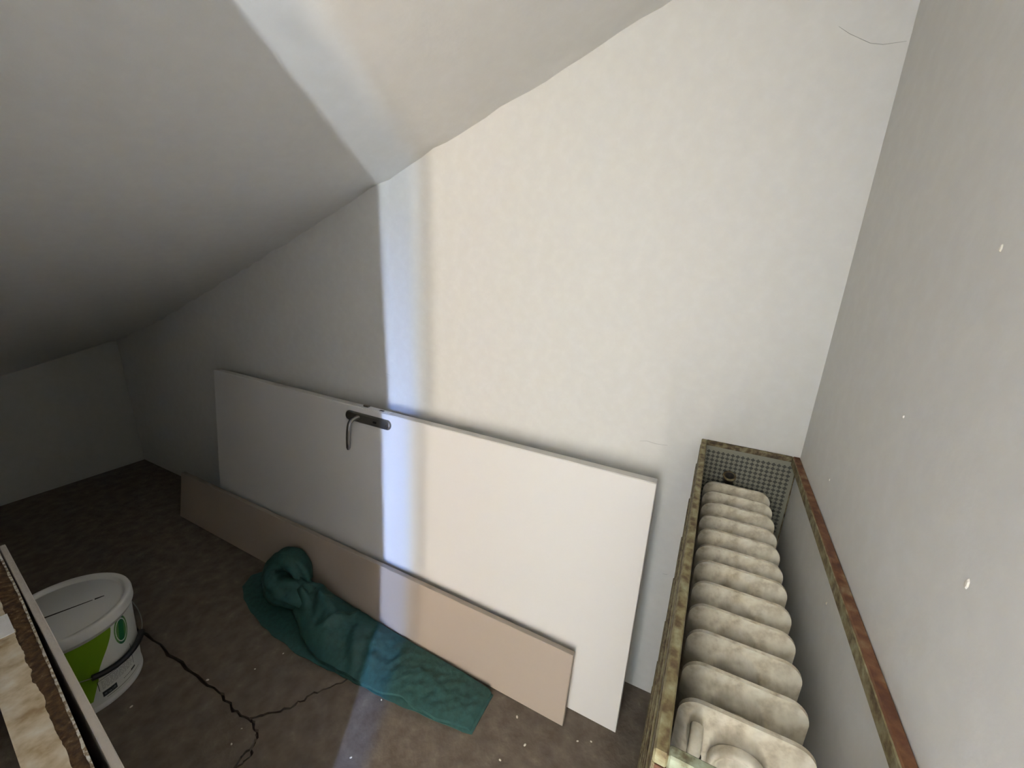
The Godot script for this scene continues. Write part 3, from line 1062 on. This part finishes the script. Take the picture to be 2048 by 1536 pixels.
# ---------------------------------------------------------------- boards standing in the foreground
func ragged(x: float, row: float, amp: float) -> float:
	return (cn.get_noise_2d(x * 260.0, row) + 0.4 * cn.get_noise_2d(x * 1100.0, row)) * amp

func build_foreground() -> void:
	# both stand on edge, nearly parallel to the gable wall; their top edges are seen from above
	var h := 0.80
	var yaw := 0.110
	var u := Vector3(-cos(yaw), 0, -sin(yaw))
	var n := Vector3(sin(yaw), 0, -cos(yaw))     # towards the gable wall
	var A := Vector3(-0.60, 0, 1.1708 + 0.106 * tan(yaw))
	var bs := Basis(u, Vector3.UP, n)
	var L := 0.84
	var p := thing("old_panel", "thick worn wooden panel on edge, cream paint and bare brown wood along its top", "wooden panel", A, bs)
	var far := func(x: float) -> float: return 0.0135 + 0.0185 * minf(x, 0.62)
	var m := 140
	# bare wood body
	var st := sb()
	for k in m:
		var x0 := L * k / m
		var x1 := L * (k + 1) / m
		var y0 := func(x: float, r: float) -> float: return h - 0.003 + ragged(x, r, 0.0022)
		var zs := [-0.040, -0.002]
		var prev0 := Vector3(x0, h - 0.006, -0.040)
		var prev1 := Vector3(x1, h - 0.006, -0.040)
		quad(st, Vector3(x0, 0, -0.040), prev0, prev1, Vector3(x1, 0, -0.040))
		for r in 5:
			var za := lerpf(-0.040, far.call(x0), r / 4.0)
			var zb := lerpf(-0.040, far.call(x1), r / 4.0)
			var a := Vector3(x0, y0.call(x0, r * 40.0), za)
			var b := Vector3(x1, y0.call(x1, r * 40.0), zb)
			quad(st, prev0, a, b, prev1, true)
			prev0 = a
			prev1 = b
		quad(st, prev0, Vector3(x0, 0, prev0.z), Vector3(x1, 0, prev1.z), prev1)
	quad(st, Vector3(0, 0, -0.04), Vector3(0, 0, 0.0135), Vector3(0, h - 0.006, 0.0135), Vector3(0, h - 0.006, -0.04))
	quad(st, Vector3(L, 0, 0.025), Vector3(L, 0, -0.04), Vector3(L, h - 0.006, -0.04), Vector3(L, h - 0.006, 0.025))
	var body := obj("bare_wood", st, M.raw_wood, p)
	body.set_meta("label", "bare brown wood along the far border")
	# cream paint on the near part of the top, ragged where it has flaked off
	st = sb()
	for k in m:
		var x0 := L * k / m
		var x1 := L * (k + 1) / m
		var e0 := -0.0005 + ragged(x0, 300.0, 0.0040)
		var e1 := -0.0005 + ragged(x1, 300.0, 0.0040)
		var y := h - 0.0004
		var a := Vector3(x0, y, -0.0405)
		var b := Vector3(x1, y, -0.0405)
		var c := Vector3(x1, y, e1)
		var d := Vector3(x0, y, e0)
		var dn := Vector3(0, -0.0035, 0)
		quad(st, a, d, c, b)
		quad(st, a + dn, a, b, b + dn)
		quad(st, d, d + dn, c + dn, c)
	var paint := obj("cream_paint", st, M.cream, p)
	paint.set_meta("label", "stained cream paint on the top")
	# thin skin of pale paint standing up along the far border
	st = sb()
	for k in m:
		var x0 := L * k / m
		var x1 := L * (k + 1) / m
		var ya := h + 0.0006 + ragged(x0, 500.0, 0.0012)
		var yb := h + 0.0006 + ragged(x1, 500.0, 0.0012)
		var z0: float = far.call(x0)
		var z1: float = far.call(x1)
		var w0 := 0.0016 + absf(ragged(x0, 640.0, 0.0026))
		var w1 := 0.0016 + absf(ragged(x1, 640.0, 0.0026))
		quad(st, Vector3(x0, ya, z0 - w0), Vector3(x0, ya, z0 + 0.001), Vector3(x1, yb, z1 + 0.001), Vector3(x1, yb, z1 - w1))
		quad(st, Vector3(x0, ya - 0.004, z0 - w0), Vector3(x0, ya, z0 - w0), Vector3(x1, yb, z1 - w1), Vector3(x1, yb - 0.004, z1 - w1))
		quad(st, Vector3(x0, ya, z0 + 0.001), Vector3(x0, 0.02, z0 + 0.001), Vector3(x1, 0.02, z1 + 0.001), Vector3(x1, yb, z1 + 0.001))
	obj("paint_skin", st, M.chipped, p)
	# white patch painted in for a spot of daylight on the cream
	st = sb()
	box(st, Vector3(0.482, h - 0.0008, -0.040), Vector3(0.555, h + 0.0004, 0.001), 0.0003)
	var tp := obj("daylight_patch", st, M.painted_daylight, p)
	tp.set_meta("label", "white patch painted in for a spot of daylight on the cream")
	# plank behind it
	var B := A + n * 0.0285
	var g := thing("grey_plank", "pale grey plank standing between the worn wooden panel and the paint bucket", "plank", B, bs)
	st = sb()
	box(st, Vector3(0, 0, 0.0), Vector3(0.86, h - 0.002, 0.0105), 0.0012)
	obj("board", st, M.plank, g)

# ---------------------------------------------------------------- crumbs and wall marks
func build_details() -> void:
	var spots := [[-0.845, 0.483], [-0.992, 0.481], [-1.305, 0.53], [-1.338, 0.621], [-1.445, 0.727], [-1.177, 0.768], [-1.16, 0.81], [-0.802, 0.66], [-0.398, 0.307], [-0.15, 0.26], [-0.19, 0.28], [-0.338, 0.372], [-0.389, 0.447], [-1.568, 0.90]]
	var k := 0
	for s in spots:
		var st := sb()
		var r := rng.randf_range(0.0022, 0.0040)
		lathe(st, [Vector2(0, 0), Vector2(r, 0.0), Vector2(r * 0.9, r * 0.4), Vector2(r * 0.4, r * 0.7), Vector2(0, r * 0.75)], 6, Transform3D(Basis(Vector3.UP, rng.randf() * 3.0) * Basis.from_scale(Vector3(1.0, 1.0, 1.5)), Vector3.ZERO), false)
		var o := obj("plaster_crumb", st, M.crumb)
		o.position = Vector3(s[0], 0.0, s[1])
		tag(o, "small white plaster crumb lying on the concrete floor", "crumb", "plaster crumbs on the concrete floor")
		k += 1
	# hairline cracks and paint flecks on the walls
	var wall: Node = get_node("wall_back")
	for c in [[[-0.161, 0.971], [-0.140, 0.976], [-0.113, 0.973], [-0.078, 0.976]], [[0.128, 2.012], [0.151, 1.995], [0.191, 1.972], [0.214, 1.966], [0.252, 1.966]], [[-1.216, 1.026], [-1.200, 1.027], [-1.184, 1.021]], [[-0.03, 0.519], [-0.015, 0.522]]]:
		var st := sb()
		var pts := []
		var rad := []
		for q in c:
			pts.append(Vector3(q[0], q[1], 0.0))
			rad.append(Vector2(0.0006, 0.0004))
		rad[0] = Vector2(0.0003, 0.0003)
		rad[-1] = Vector2(0.0003, 0.0003)
		tube(st, pts, rad, 6)
		obj("hairline_crack", st, M.old_plaster, wall)
	wall = get_node("wall_right")
	for c in [[1.534, 0.615, 0.0030], [1.217, 0.766, 0.0042], [1.095, 0.286, 0.0022], [1.62, 0.80, 0.0022], [1.31, 0.52, 0.0016], [0.93, 0.46, 0.0022]]:
		var st := sb()
		lathe(st, [Vector2(0, 0), Vector2(c[2], 0.0), Vector2(c[2] * 0.7, 0.0012), Vector2(0, 0.0018)], 7, Transform3D(Basis(Vector3.BACK, PI / 2) * Basis.from_scale(Vector3(1.5, 1, 0.8)), Vector3(XR, c[0], c[1])), false)
		obj("paint_fleck", st, M.crumb, wall)
